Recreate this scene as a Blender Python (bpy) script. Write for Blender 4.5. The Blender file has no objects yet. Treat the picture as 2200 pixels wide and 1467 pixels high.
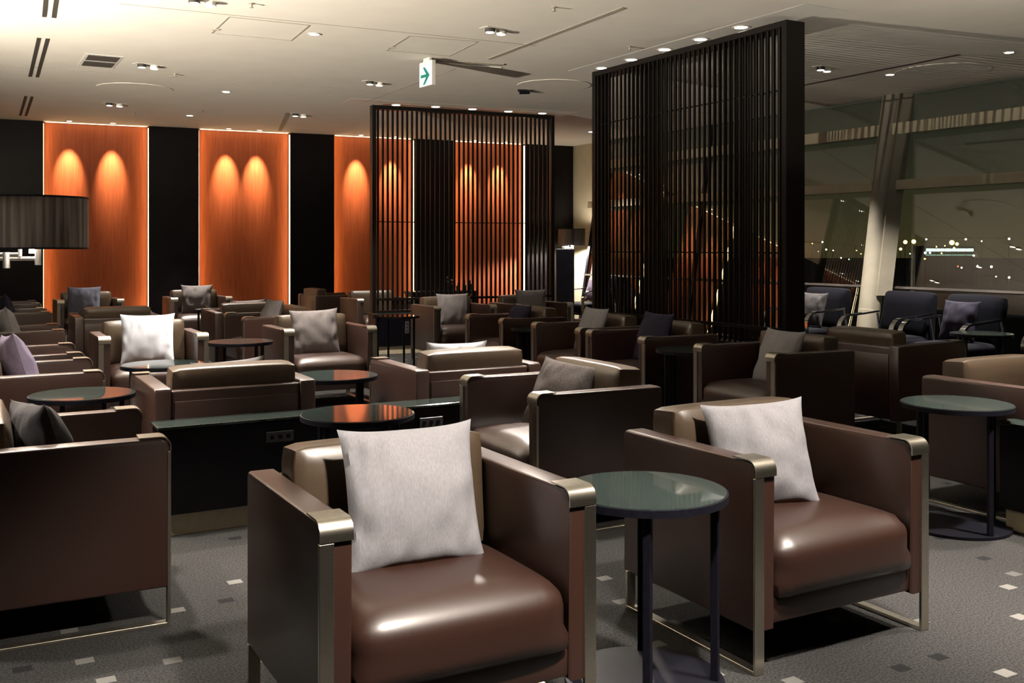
import bpy, bmesh, math, random
from mathutils import Vector, Matrix, noise
random.seed(7)
sc = bpy.context.scene
C = sc.collection
R = math.radians
PI = math.pi

# ------------------------------------------------------------------ camera
CEIL = 3.194
cam_d = bpy.data.cameras.new('camera')
cam_d.sensor_width = 36.0
cam_d.lens = 2180 / 2200 * 36.0
cam_d.shift_x = -5 / 2200
cam_d.shift_y = -(733.5 - 531.6) / 2200
cam_d.clip_end = 2000
cam = bpy.data.objects.new('camera', cam_d)
C.objects.link(cam)
cam.location = (0, 0, 1.3437)
cam.rotation_euler = (R(90), 0, 0)
sc.camera = cam

# ------------------------------------------------------------------ view, world
sc.view_settings.view_transform = 'Standard'
sc.view_settings.look = 'None'
sc.view_settings.gamma = 1.0
sc.view_settings.use_curve_mapping = False
sc.view_settings.exposure = 0.6
try:
    sc.cycles.use_denoising = True
    sc.cycles.max_bounces = 8
    sc.cycles.diffuse_bounces = 4
    sc.cycles.glossy_bounces = 4
    sc.cycles.transparent_max_bounces = 12
    sc.cycles.sample_clamp_indirect = 4.0
    sc.cycles.caustics_reflective = False
    sc.cycles.caustics_refractive = False
except Exception:
    pass
world = bpy.data.worlds.new('night_sky')
sc.world = world
world.use_nodes = True
wn = world.node_tree
wn.nodes.clear()
w_out = wn.nodes.new('ShaderNodeOutputWorld')
w_bg = wn.nodes.new('ShaderNodeBackground')
w_tc = wn.nodes.new('ShaderNodeTexCoord')
w_sep = wn.nodes.new('ShaderNodeSeparateXYZ')
w_ramp = wn.nodes.new('ShaderNodeValToRGB')
w_ramp.color_ramp.elements[0].position = 0.0
w_ramp.color_ramp.elements[0].color = (0.085, 0.072, 0.030, 1)
w_ramp.color_ramp.elements[1].position = 0.45
w_ramp.color_ramp.elements[1].color = (0.012, 0.013, 0.014, 1)
_e = w_ramp.color_ramp.elements.new(0.09)
_e.color = (0.040, 0.043, 0.028, 1)
wn.links.new(w_tc.outputs['Generated'], w_sep.inputs[0])
wn.links.new(w_sep.outputs['Z'], w_ramp.inputs[0])
wn.links.new(w_ramp.outputs[0], w_bg.inputs[0])
wn.links.new(w_bg.outputs[0], w_out.inputs[0])
w_bg.inputs[1].default_value = 0.55

# room lighting levels (each lamp is placed by the builder of its own fixture)
SPOT_W = 680.0          # ordinary ceiling downlight
TWIN_W = 420.0          # adjustable pair
SCREEN_W = 130.0        # downlights over the lattice screens
WALL_W = 190.0          # wall grazers above the orange panels
STRIP_E = 9.5         # led strips beside the orange panels
LAMP_W = 60.0          # floor lamps
WARM = (1.0, 0.90, 0.79)

# ------------------------------------------------------------------ directions of the room
A29 = R(29.0)
U = Vector((math.cos(A29), math.sin(A29), 0))
V = Vector((-math.sin(A29), math.cos(A29), 0))

# ------------------------------------------------------------------ materials
def mat(name, col, rough=0.5, metal=0.0, spec=0.5, coat=0.0):
    m = bpy.data.materials.new(name)
    m.use_nodes = True
    b = m.node_tree.nodes['Principled BSDF']
    b.inputs['Base Color'].default_value = (*col, 1)
    b.inputs['Roughness'].default_value = rough
    b.inputs['Metallic'].default_value = metal
    b.inputs['Specular IOR Level'].default_value = spec
    b.inputs['Coat Weight'].default_value = coat
    b.inputs['Coat Roughness'].default_value = 0.30
    return m

def add_noise(m, scale, c1, c2, bump=0.0, stretch=(1, 1, 1), detail=4, dist=0.002):
    nt = m.node_tree
    b = nt.nodes['Principled BSDF']
    tc = nt.nodes.new('ShaderNodeTexCoord')
    mp = nt.nodes.new('ShaderNodeMapping')
    mp.inputs['Scale'].default_value = stretch
    nz = nt.nodes.new('ShaderNodeTexNoise')
    nz.inputs['Scale'].default_value = scale
    nz.inputs['Detail'].default_value = detail
    rp = nt.nodes.new('ShaderNodeValToRGB')
    rp.color_ramp.elements[0].position = 0.3
    rp.color_ramp.elements[1].position = 0.7
    rp.color_ramp.elements[0].color = (*c1, 1)
    rp.color_ramp.elements[1].color = (*c2, 1)
    nt.links.new(tc.outputs['Object'], mp.inputs[0])
    nt.links.new(mp.outputs[0], nz.inputs['Vector'])
    nt.links.new(nz.outputs['Fac'], rp.inputs[0])
    nt.links.new(rp.outputs[0], b.inputs['Base Color'])
    if bump:
        bp = nt.nodes.new('ShaderNodeBump')
        bp.inputs['Strength'].default_value = bump
        bp.inputs['Distance'].default_value = dist
        nt.links.new(nz.outputs['Fac'], bp.inputs['Height'])
        nt.links.new(bp.outputs[0], b.inputs['Normal'])
    return m

def emit(name, col, s):
    m = bpy.data.materials.new(name)
    m.use_nodes = True
    nt = m.node_tree
    nt.nodes.clear()
    o = nt.nodes.new('ShaderNodeOutputMaterial')
    e = nt.nodes.new('ShaderNodeEmission')
    e.inputs[0].default_value = (*col, 1)
    e.inputs[1].default_value = s
    nt.links.new(e.outputs[0], o.inputs[0])
    return m

M = {}
M['leather'] = add_noise(mat('brown_leather', (0.07, 0.034, 0.024), 0.42, spec=0.7, coat=0.45), 260,
                         (0.0235, 0.0085, 0.0050), (0.0330, 0.0122, 0.0073), 0.12, dist=0.0006)
M['leather_back'] = add_noise(mat('taupe_leather', (0.1, 0.07, 0.05), 0.40, spec=0.5, coat=0.3), 260,
                              (0.052, 0.034, 0.020), (0.070, 0.047, 0.029), 0.12, dist=0.0006)
M['metal'] = add_noise(mat('brushed_nickel', (0.62, 0.57, 0.47), 0.3, 1.0), 60,
                       (0.56, 0.52, 0.43), (0.68, 0.63, 0.53), 0.05, stretch=(1, 1, 20), dist=0.0004)
M['chrome'] = mat('polished_chrome', (0.85, 0.84, 0.82), 0.08, 1.0)
M['satin'] = mat('satin_chrome', (0.88, 0.87, 0.85), 0.38, 1.0)
M['black_metal'] = add_noise(mat('black_metal', (0.008, 0.008, 0.012), 0.45, spec=0.2), 80,
                             (0.003, 0.003, 0.006), (0.006, 0.006, 0.010))
M['glass_top'] = add_noise(mat('dark_glass', (0.02, 0.028, 0.026), 0.06, spec=0.85), 40,
                           (0.018, 0.026, 0.024), (0.026, 0.034, 0.031))
M['counter'] = add_noise(mat('black_lacquer', (0.003, 0.003, 0.005), 0.3, spec=0.3), 12,
                         (0.002, 0.002, 0.0035), (0.004, 0.004, 0.006))
M['plinth'] = add_noise(mat('cream_plinth', (0.55, 0.48, 0.32), 0.45), 20, (0.50, 0.44, 0.30), (0.60, 0.53, 0.37))
M['slat'] = add_noise(mat('dark_bronze_slat', (0.014, 0.009, 0.008), 0.34, spec=0.25), 40, (0.004, 0.003, 0.003),
                      (0.008, 0.006, 0.005), stretch=(8, 8, 1))
M['black_panel'] = add_noise(mat('black_laminate', (0.004, 0.003, 0.004), 0.3, spec=0.25), 5,
                             (0.003, 0.002, 0.003), (0.006, 0.005, 0.006))
M['orange'] = add_noise(mat('orange_wood_veneer', (0.52, 0.15, 0.045), 0.5, spec=0.3), 7,
                        (0.36, 0.078, 0.026), (0.47, 0.115, 0.038), stretch=(6, 6, 0.35), detail=6)
M['ceiling'] = add_noise(mat('matt_ceiling_paint', (0.72, 0.68, 0.6), 0.95, spec=0.1), 3,
                         (0.70, 0.66, 0.585), (0.74, 0.70, 0.62))
M['wall'] = add_noise(mat('beige_wall_paint', (0.42, 0.39, 0.29), 0.9, spec=0.1), 4, (0.40, 0.37, 0.27), (0.45, 0.41, 0.31))
M['dark_wall'] = add_noise(mat('dark_wall_paint', (0.05, 0.045, 0.04), 0.8), 4, (0.045, 0.04, 0.035), (0.06, 0.05, 0.045))
M['beam'] = add_noise(mat('beige_steel_paint', (0.3, 0.27, 0.21), 0.5), 6, (0.34, 0.31, 0.22), (0.38, 0.345, 0.25))
M['column'] = add_noise(mat('beige_column_paint', (0.2, 0.18, 0.14), 0.5), 6, (0.17, 0.155, 0.12), (0.20, 0.185, 0.145))
M['white_plastic'] = add_noise(mat('white_plastic', (0.7, 0.68, 0.62), 0.5), 30, (0.68, 0.66, 0.6), (0.73, 0.71, 0.65))
M['grille'] = add_noise(mat('dark_vent_grille', (0.03, 0.025, 0.02), 0.7), 60, (0.02, 0.018, 0.014), (0.05, 0.042, 0.034))
M['seam'] = mat('ceiling_seam_grey', (0.33, 0.30, 0.24), 0.9)
M['socket'] = add_noise(mat('grey_socket_plate', (0.05, 0.05, 0.05), 0.4), 50, (0.04, 0.04, 0.042), (0.055, 0.055, 0.058))
M['navy'] = add_noise(mat('navy_fabric', (0.010, 0.011, 0.022), 0.9, spec=0.1), 220, (0.0012, 0.0014, 0.0035), (0.0026, 0.003, 0.0065), 0.3)
M['green'] = mat('exit_sign_green', (0.0, 0.16, 0.12), 0.5)
M['lens'] = emit('downlight_lens', (1.0, 0.93, 0.80), 14)
M['lens_dim'] = emit('spot_lens', (1.0, 0.92, 0.80), 8)
M['strip'] = emit('led_strip', (1.0, 0.72, 0.36), STRIP_E)
M['strip_top'] = emit('led_strip_pale', (1.0, 0.80, 0.48), 3.0)
M['strip_low'] = emit('led_strip_amber', (1.0, 0.50, 0.17), STRIP_E * 0.45)
M['bulb'] = emit('lamp_bulb', (1.0, 0.88, 0.70), 22)
M['sign_face'] = emit('exit_sign_face', (0.90, 1.0, 0.95), 0.75)

def fabric(name, c1, c2, scale=240, bump=0.35):
    return add_noise(mat(name, c1, 0.92, spec=0.2), scale, c1, c2, bump, stretch=(1, 1, 0.25), dist=0.0008)
F = {
    'light': fabric('light_grey_cotton', (0.2046, 0.1984, 0.2108), (0.2542, 0.2480, 0.2604)),
    'white': fabric('white_cotton', (0.56, 0.58, 0.64), (0.66, 0.68, 0.74)),
    'grey': fabric('mid_grey_cotton', (0.1240, 0.1116, 0.1116), (0.1612, 0.1457, 0.1457)),
    'dark': fabric('charcoal_cotton', (0.0341, 0.0322, 0.0341), (0.0527, 0.0496, 0.0515)),
    'tweed': add_noise(mat('charcoal_tweed', (0.1, 0.09, 0.085), 0.95, spec=0.1), 330, (0.0217, 0.0186, 0.0186), (0.1240, 0.1085, 0.1023), 0.6),
    'blue': fabric('blue_grey_cotton', (0.1054, 0.1116, 0.1488), (0.1426, 0.1488, 0.1922)),
    'purple': fabric('purple_grey_cotton', (0.0992, 0.0806, 0.1240), (0.1488, 0.1240, 0.1798)),
    'navy': fabric('navy_cotton', (0.0124, 0.0112, 0.0223), (0.0211, 0.0186, 0.0347)),
}

def carpet_material():
    m = bpy.data.materials.new('grey_carpet')
    m.use_nodes = True
    nt = m.node_tree
    b = nt.nodes['Principled BSDF']
    b.inputs['Roughness'].default_value = 0.97
    b.inputs['Specular IOR Level'].default_value = 0.1
    N = nt.nodes.new
    L = nt.links.new
    tc = N('ShaderNodeTexCoord')
    mp = N('ShaderNodeMapping')
    mp.inputs['Rotation'].default_value = (0, 0, R(-29))
    L(tc.outputs['Object'], mp.inputs[0])
    nz = N('ShaderNodeTexNoise'); nz.inputs['Scale'].default_value = 130; nz.inputs['Detail'].default_value = 3
    L(mp.outputs[0], nz.inputs['Vector'])
    rp = N('ShaderNodeValToRGB')
    rp.color_ramp.elements[0].position = 0.36; rp.color_ramp.elements[1].position = 0.64
    rp.color_ramp.elements[0].color = (0.015, 0.0145, 0.0145, 1); rp.color_ramp.elements[1].color = (0.042, 0.041, 0.040, 1)
    L(nz.outputs['Fac'], rp.inputs[0])
    # broad tile tone: one tile in two slightly lighter
    def vmath(op, a, bb=None):
        n = N('ShaderNodeVectorMath'); n.operation = op
        if hasattr(a, 'links'): L(a, n.inputs[0])
        else: n.inputs[0].default_value = a
        if bb is not None:
            if hasattr(bb, 'links'): L(bb, n.inputs[1])
            else: n.inputs[1].default_value = bb
        return n
    def fmath(op, a, bb=None):
        n = N('ShaderNodeMath'); n.operation = op
        if hasattr(a, 'links'): L(a, n.inputs[0])
        else: n.inputs[0].default_value = a
        if bb is not None:
            if hasattr(bb, 'links'): L(bb, n.inputs[1])
            else: n.inputs[1].default_value = bb
        return n.outputs[0]
    cell = 0.27
    sc_ = vmath('DIVIDE', mp.outputs[0], (cell, cell, 1))
    fl = vmath('FLOOR', sc_.outputs[0])
    fr = vmath('SUBTRACT', sc_.outputs[0], fl.outputs[0])
    wn_ = N('ShaderNodeTexWhiteNoise'); wn_.noise_dimensions = '2D'
    L(fl.outputs[0], wn_.inputs['Vector'])
    sp = N('ShaderNodeSeparateColor'); L(wn_.outputs['Color'], sp.inputs[0])
    sf = N('ShaderNodeSeparateXYZ'); L(fr.outputs[0], sf.inputs[0])
    half = 0.105
    # centre of the square inside its cell: 0.15 .. 0.85
    cx_ = fmath('MULTIPLY_ADD', sp.outputs[0], 0.7); nt.nodes[-1].inputs[2].default_value = 0.15
    cy_ = fmath('MULTIPLY_ADD', sp.outputs[1], 0.7); nt.nodes[-1].inputs[2].default_value = 0.15
    dx = fmath('ABSOLUTE', fmath('SUBTRACT', sf.outputs[0], cx_))
    dy = fmath('ABSOLUTE', fmath('SUBTRACT', sf.outputs[1], cy_))
    inx = fmath('LESS_THAN', dx, half); iny = fmath('LESS_THAN', dy, half * 0.85)
    ins = fmath('MULTIPLY', inx, iny)
    light = fmath('MULTIPLY', ins, fmath('LESS_THAN', sp.outputs[2], 0.42))
    dark = fmath('MULTIPLY', ins, fmath('GREATER_THAN', sp.outputs[2], 0.80))
    tone = N('ShaderNodeMapRange'); L(wn_.outputs['Value'], tone.inputs[0])
    tone.inputs[3].default_value = 0.35; tone.inputs[4].default_value = 1.0
    m1 = N('ShaderNodeMixRGB'); L(fmath('MULTIPLY', light, tone.outputs[0]), m1.inputs[0])
    L(rp.outputs[0], m1.inputs[1]); m1.inputs[2].default_value = (0.15, 0.145, 0.135, 1)
    m2 = N('ShaderNodeMixRGB'); L(fmath('MULTIPLY', dark, 0.8), m2.inputs[0])
    L(m1.outputs[0], m2.inputs[1]); m2.inputs[2].default_value = (0.007, 0.007, 0.008, 1)
    L(m2.outputs[0], b.inputs['Base Color'])
    bp = N('ShaderNodeBump'); bp.inputs['Strength'].default_value = 0.5; bp.inputs['Distance'].default_value = 0.004
    L(nz.outputs['Fac'], bp.inputs['Height']); L(bp.outputs[0], b.inputs['Normal'])
    return m
M['carpet'] = carpet_material()

def pane_material():
    m = bpy.data.materials.new('window_glass')
    m.use_nodes = True
    nt = m.node_tree
    nt.nodes.clear()
    N = nt.nodes.new; L = nt.links.new
    o = N('ShaderNodeOutputMaterial'); mix = N('ShaderNodeMixShader')
    t = N('ShaderNodeBsdfTransparent'); t.inputs[0].default_value = (0.86, 0.88, 0.84, 1)
    g = N('ShaderNodeBsdfGlossy'); g.inputs['Roughness'].default_value = 0.0
    lw = N('ShaderNodeLayerWeight'); lw.inputs[0].default_value = 0.5
    pw = N('ShaderNodeMath'); pw.operation = 'POWER'; L(lw.outputs['Facing'], pw.inputs[0]); pw.inputs[1].default_value = 3.0
    fz = N('ShaderNodeMath'); fz.operation = 'MULTIPLY_ADD'; L(pw.outputs[0], fz.inputs[0]); fz.inputs[1].default_value = 0.75; fz.inputs[2].default_value = 0.20
    L(fz.outputs[0], mix.inputs[0]); L(t.outputs[0], mix.inputs[1]); L(g.outputs[0], mix.inputs[2])
    L(mix.outputs[0], o.inputs[0])
    return m
M['pane'] = pane_material()

def shade_material():
    m = mat('smoky_pleated_shade', (0.10, 0.085, 0.075), 0.5, spec=0.5)
    nt = m.node_tree
    b = nt.nodes['Principled BSDF']
    N = nt.nodes.new; L = nt.links.new
    tc = N('ShaderNodeTexCoord'); mp = N('ShaderNodeMapping'); mp.inputs['Scale'].default_value = (1, 1, 0.03)
    nz = N('ShaderNodeTexNoise'); nz.inputs['Scale'].default_value = 45; nz.inputs['Detail'].default_value = 3
    rp = N('ShaderNodeValToRGB')
    rp.color_ramp.elements[0].position = 0.35; rp.color_ramp.elements[1].position = 0.65
    rp.color_ramp.elements[0].color = (0.05, 0.042, 0.038, 1); rp.color_ramp.elements[1].color = (0.17, 0.15, 0.135, 1)
    L(tc.outputs['Object'], mp.inputs[0]); L(mp.outputs[0], nz.inputs['Vector']); L(nz.outputs['Fac'], rp.inputs[0])
    L(rp.outputs[0], b.inputs['Base Color'])
    b.inputs['Transmission Weight'].default_value = 0.0
    tl = N('ShaderNodeBsdfTranslucent'); L(rp.outputs[0], tl.inputs[0])
    mx = N('ShaderNodeMixShader'); mx.inputs[0].default_value = 0.20
    L(b.outputs[0], mx.inputs[1]); L(tl.outputs[0], mx.inputs[2])
    L(mx.outputs[0], nt.nodes['Material Output'].inputs[0])
    return m
M['shade'] = shade_material()

# ------------------------------------------------------------------ helpers
def new_obj(name, bm, m, parent=None, smooth=False, loc=None, rot=None):
    bmesh.ops.recalc_face_normals(bm, faces=bm.faces)
    me = bpy.data.meshes.new(name)
    bm.to_mesh(me)
    bm.free()
    if smooth:
        for p in me.polygons:
            p.use_smooth = True
        try:
            me.set_sharp_from_angle(angle=R(42))
        except Exception:
            pass
    me.materials.append(m)
    o = bpy.data.objects.new(name, me)
    C.objects.link(o)
    if parent: o.parent = parent
    if loc is not None: o.location = loc
    if rot is not None: o.rotation_euler = rot
    return o

def thing(name, label, cat, loc=(0, 0, 0), rz=0.0, group=None):
    o = bpy.data.objects.new(name, None)
    o.empty_display_size = 0.1
    C.objects.link(o)
    o.location = loc
    o.rotation_euler = (0, 0, rz)
    tag(o, label, cat, group)
    return o

def tag(o, label, cat, group=None):
    o['label'] = label
    o['category'] = cat
    if group: o['group'] = group
    return o

def struct(name, bm, m, parent=None, smooth=False):
    o = new_obj(name, bm, m, parent, smooth)
    if parent is None: o['kind'] = 'structure'
    return o

def copy_tree(o, parent=None):
    c = o.copy()
    C.objects.link(c)
    c.parent = parent
    for ch in list(o.children):
        copy_tree(ch, c)
    return c

def box(bm, x0, x1, y0, y1, z0, z1, r=0.0, seg=3):
    b2 = bmesh.new()
    bmesh.ops.create_cube(b2, size=1)
    for v in b2.verts:
        v.co = Vector(((x0 + x1) / 2 + v.co.x * (x1 - x0), (y0 + y1) / 2 + v.co.y * (y1 - y0), (z0 + z1) / 2 + v.co.z * (z1 - z0)))
    if r > 0:
        bmesh.ops.bevel(b2, geom=b2.edges[:], offset=r, segments=seg, profile=0.5, affect='EDGES')
    merge(bm, b2)
    return bm

def merge(bm, b2, mtx=None):
    if mtx is not None: bmesh.ops.transform(b2, matrix=mtx, verts=b2.verts)
    me = bpy.data.meshes.new('tmp')
    b2.to_mesh(me); b2.free()
    bm.from_mesh(me)
    bpy.data.meshes.remove(me)

def cyl(bm, r, z0, z1, seg=32, cx=0, cy=0, r2=None, bev=0.0):
    b2 = bmesh.new()
    bmesh.ops.create_cone(b2, cap_ends=True, segments=seg, radius1=r, radius2=r if r2 is None else r2, depth=z1 - z0)
    if bev:
        ed = [e for e in b2.edges if len(e.link_faces) == 2 and abs(e.verts[0].co.z - e.verts[1].co.z) < 1e-6]
        bmesh.ops.bevel(b2, geom=ed, offset=bev, segments=2, profile=0.5, affect='EDGES')
    merge(bm, b2, Matrix.Translation((cx, cy, (z0 + z1) / 2)))
    return bm

def rod(bm, p, q, r, seg=10):
    p = Vector(p); q = Vector(q); d = q - p
    b2 = bmesh.new()
    bmesh.ops.create_cone(b2, cap_ends=True, segments=seg, radius1=r, radius2=r, depth=d.length)
    merge(bm, b2, Matrix.Translation((p + q) / 2) @ d.to_track_quat('Z', 'Y').to_matrix().to_4x4())
    return bm

def ring(bm, ro, ri, z0, z1, seg=48):
    vs = []
    for i in range(seg):
        a = 2 * PI * i / seg
        c, s = math.cos(a), math.sin(a)
        vs.append([bm.verts.new((r * c, r * s, z)) for r, z in ((ro, z0), (ro, z1), (ri, z1), (ri, z0))])
    for i in range(seg):
        a, b = vs[i], vs[(i + 1) % seg]
        for k in range(4):
            bm.faces.new((a[k], b[k], b[(k + 1) % 4], a[(k + 1) % 4]))
    return bm

def extrude_path(bm, pts, x0, x1, th):
    """flat strap: a path in the y-z plane with thickness th, spanning x0..x1"""
    n = len(pts)
    inner = []
    for i, p in enumerate(pts):
        a = Vector(pts[max(i - 1, 0)]); b = Vector(pts[min(i + 1, n - 1)])
        t = (b - a).normalized()
        inner.append(Vector(p) + Vector((t.y, -t.x)) * th)
    rows = []
    for p, q in zip(pts, inner):
        rows.append([bm.verts.new((x0, p[0], p[1])), bm.verts.new((x1, p[0], p[1])),
                     bm.verts.new((x1, q.x, q.y)), bm.verts.new((x0, q.x, q.y))])
    for a, b in zip(rows[:-1], rows[1:]):
        for k in range(4):
            bm.faces.new((a[k], a[(k + 1) % 4], b[(k + 1) % 4], b[k]))
    bm.faces.new(rows[0]); bm.faces.new(rows[-1][::-1])
    return bm

def cushion_block(x0, x1, y0, y1, z0, z1, r, crown=0.0, crown_front=0.0, nx=14, ny=10, nz=6, sag=0.0):
    """upholstered block with rounded edges; crown lifts the middle of the top"""
    bm = bmesh.new()
    bmesh.ops.create_cube(bm, size=1)
    bmesh.ops.subdivide_edges(bm, edges=[e for e in bm.edges if abs(e.verts[0].co.x - e.verts[1].co.x) > .5], cuts=nx, use_grid_fill=True)
    bmesh.ops.subdivide_edges(bm, edges=[e for e in bm.edges if abs(e.verts[0].co.y - e.verts[1].co.y) > .5], cuts=ny, use_grid_fill=True)
    bmesh.ops.subdivide_edges(bm, edges=[e for e in bm.edges if abs(e.verts[0].co.z - e.verts[1].co.z) > .5], cuts=nz, use_grid_fill=True)
    cx, cy, cz = (x0 + x1) / 2, (y0 + y1) / 2, (z0 + z1) / 2
    hx, hy, hz = (x1 - x0) / 2, (y1 - y0) / 2, (z1 - z0) / 2
    for v in bm.verts:
        p = Vector((v.co.x * 2 * hx, v.co.y * 2 * hy, v.co.z * 2 * hz))
        rr = min(r, 0.022) if p.z < -hz * 0.2 else r
        q = Vector((max(-hx + rr, min(hx - rr, p.x)), max(-hy + rr, min(hy - rr, p.y)), max(-hz + rr, min(hz - rr, p.z))))
        d = p - q
        if d.length > 1e-6:
            p = q + d.normalized() * rr
        fx, fy, fz = v.co.x * 2, v.co.y * 2, v.co.z * 2
        if fz > 0: p.z += crown * fz * (1 - fx ** 4) * (1 - 0.6 * fy ** 4)
        if fy < 0: p.y -= crown_front * (-fy) * (1 - fx ** 4) * (1 - fz ** 4)
        v.co = p + Vector((cx, cy, cz))
    return bm

# ------------------------------------------------------------------ lights
def spot(name, loc, target, watts, angle=80, blend=0.6, col=WARM, radius=0.04, parent=None):
    d = bpy.data.lights.new(name, 'SPOT')
    d.energy = watts
    d.color = col
    d.spot_size = R(angle)
    d.spot_blend = blend
    d.shadow_soft_size = radius
    o = bpy.data.objects.new(name, d)
    C.objects.link(o)
    v = Vector(target) - Vector(loc)
    o.rotation_euler = v.to_track_quat('-Z', 'Y').to_euler()
    if parent:
        o.parent = parent
        pm = Matrix.Translation(parent.location) @ parent.rotation_euler.to_matrix().to_4x4()
        o.matrix_parent_inverse = pm.inverted()
    o.location = loc
    return o

def point(name, loc, watts, col=WARM, radius=0.05, parent=None):
    d = bpy.data.lights.new(name, 'POINT')
    d.energy = watts; d.color = col; d.shadow_soft_size = radius
    o = bpy.data.objects.new(name, d)
    C.objects.link(o)
    if parent:
        o.parent = parent
    o.location = loc
    return o

# ================================================================== STRUCTURE
# back wall line: origin P0, direction DW, normal towards the room NW
P0 = Vector((-6.944, 14.959, 0)); DW = Vector((0.9073, 0.4205, 0)); NW = Vector((0.4205, -0.9073, 0))
# window wall line (at ceiling height): origin Q0, direction EW, outward normal MW, leaning outwards
Q0 = Vector((3.795, 13.926, 0)); EW = Vector((0.49934, -0.86640, 0)); MW = Vector((0.86640, 0.49934, 0))
LEAN = 0.158
def facade(t, h, off=0.0):
    p = Q0 + EW * t + MW * ((h - CEIL) * LEAN + off)
    return Vector((p.x, p.y, h))

def slab(bm, pts, z0, z1):
    lo = [bm.verts.new((p[0], p[1], z0)) for p in pts]
    hi = [bm.verts.new((p[0], p[1], z1)) for p in pts]
    bm.faces.new(lo); bm.faces.new(hi)
    n = len(pts)
    for i in range(n):
        bm.faces.new((lo[i], lo[(i + 1) % n], hi[(i + 1) % n], hi[i]))
    return bm

far_c = Q0 + EW * -5.6
near_c = Q0 + EW * 17.5
wl = P0 + DW * -6.0 - NW * 0.4
outline = [(-14, -4), (near_c.x + .0, -4), (near_c.x, near_c.y), (far_c.x, far_c.y), (far_c.x, far_c.y + 0.7), (wl.x, wl.y), (-14, wl.y)]
fo = MW * (-CEIL * LEAN)
outline_f = [(-14, -4), (near_c.x + .4, -4), (near_c.x + fo.x + .15, near_c.y + fo.y), (far_c.x + fo.x + .15, far_c.y + fo.y + .2), (far_c.x, far_c.y + .7), (wl.x, wl.y), (-14, wl.y)]
struct('floor', slab(bmesh.new(), outline_f, -0.12, 0.0), M['carpet'])
struct('ceiling', slab(bmesh.new(), outline, CEIL, CEIL + 0.2), M['ceiling'])

def wall_box(bm, s0, s1, d0, d1, z0, z1):
    """box on the back wall: s along it, d out into the room"""
    pts = [P0 + DW * s0 + NW * d0, P0 + DW * s1 + NW * d0, P0 + DW * s1 + NW * d1, P0 + DW * s0 + NW * d1]
    return slab(bm, pts, z0, z1)

DEP = 0.12
struct('wall_back', wall_box(bmesh.new(), -6, 9.3, -0.40, -0.02, 0, CEIL), M['dark_wall'])
bm = bmesh.new(); slab(bm, [(-14.2, -4.2), (-14, -4.2), (-14, 12.2), (-14.2, 12.2)], 0, CEIL); struct('wall_left', bm, M['dark_wall'])
bm = bmesh.new(); slab(bm, [(-14, -4.2), (near_c.x, -4.2), (near_c.x, -4), (-14, -4)], 0, CEIL); struct('wall_rear', bm, M['dark_wall'])

# black laminate bays and orange bays of the back wall
blacks = [(-6.0, -2.6), (-1.0, 0.0), (1.458, 2.194), (3.613, 4.336), (5.722, 6.447), (7.815, 8.92)]
lab_b = ['black wall panel outside the left edge of the view',
         'glossy black wall panel at the far left edge behind the lamp shade',
         'glossy black wall panel between the first and second orange bays',
         'glossy black wall panel between the second and third orange bays',
         'black wall panel seen through the smaller screen between two orange bays',
         'black wall panel at the right end beside the far floor lamp']
for (s0, s1), lb in zip(blacks, lab_b):
    bm = bmesh.new()
    wall_box(bm, s0, s1, -0.02, DEP, 0, CEIL)
    o = new_obj('wall_panel', bm, M['black_panel'])
    tag(o, lb, 'wall panel', 'black wall panels')
oranges = [(-2.6, -1.0), (0.0, 1.458), (2.194, 3.613), (4.336, 5.722), (6.447, 7.815)]
lab_o = ['orange veneer wall bay outside the left edge, seen only mirrored in the window',
         'orange veneer wall bay at the left, partly behind the large lamp shade',
         'second orange veneer wall bay, above the charcoal pillow chair',
         'orange veneer wall bay half hidden by the left post of the smaller screen',
         'orange veneer wall bay seen wholly through the smaller screen']
lab_s = ['orange bay outside the left edge', 'leftmost orange bay', 'second orange bay', 'third orange bay', 'fourth orange bay']
for i, ((s0, s1), lb) in enumerate(zip(oranges, lab_o)):
    bm = bmesh.new()
    wall_box(bm, s0 + .001, s1 - .001, -0.02, -0.005, 0, CEIL - 0.001)
    tag(new_obj('veneer_panel', bm, M['orange']), lb, 'wall panel', 'orange veneer bays')
    for side, sa, sb in (('left', s0 + 0.001, s0 + 0.005), ('right', s1 - 0.005, s1 - 0.001)):
        bm = bmesh.new()
        wall_box(bm, sa, sb, 0.055, 0.092, 0.05, CEIL - 0.03)
        tag(new_obj('light_strip', bm, M['strip']), 'glowing upright light strip along the %s edge of the %s' % (side, lab_s[i]), 'light', 'upright strips of the orange bays')
    bm = bmesh.new()
    wall_box(bm, s0 + 0.03, s1 - 0.03, 0.05, 0.08, CEIL - 0.008, CEIL - 0.003)
    tag(new_obj('light_strip', bm, M['strip_top']), 'glowing level light strip along the top of the %s' % lab_s[i], 'light', 'top strips of the orange bays')

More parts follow.
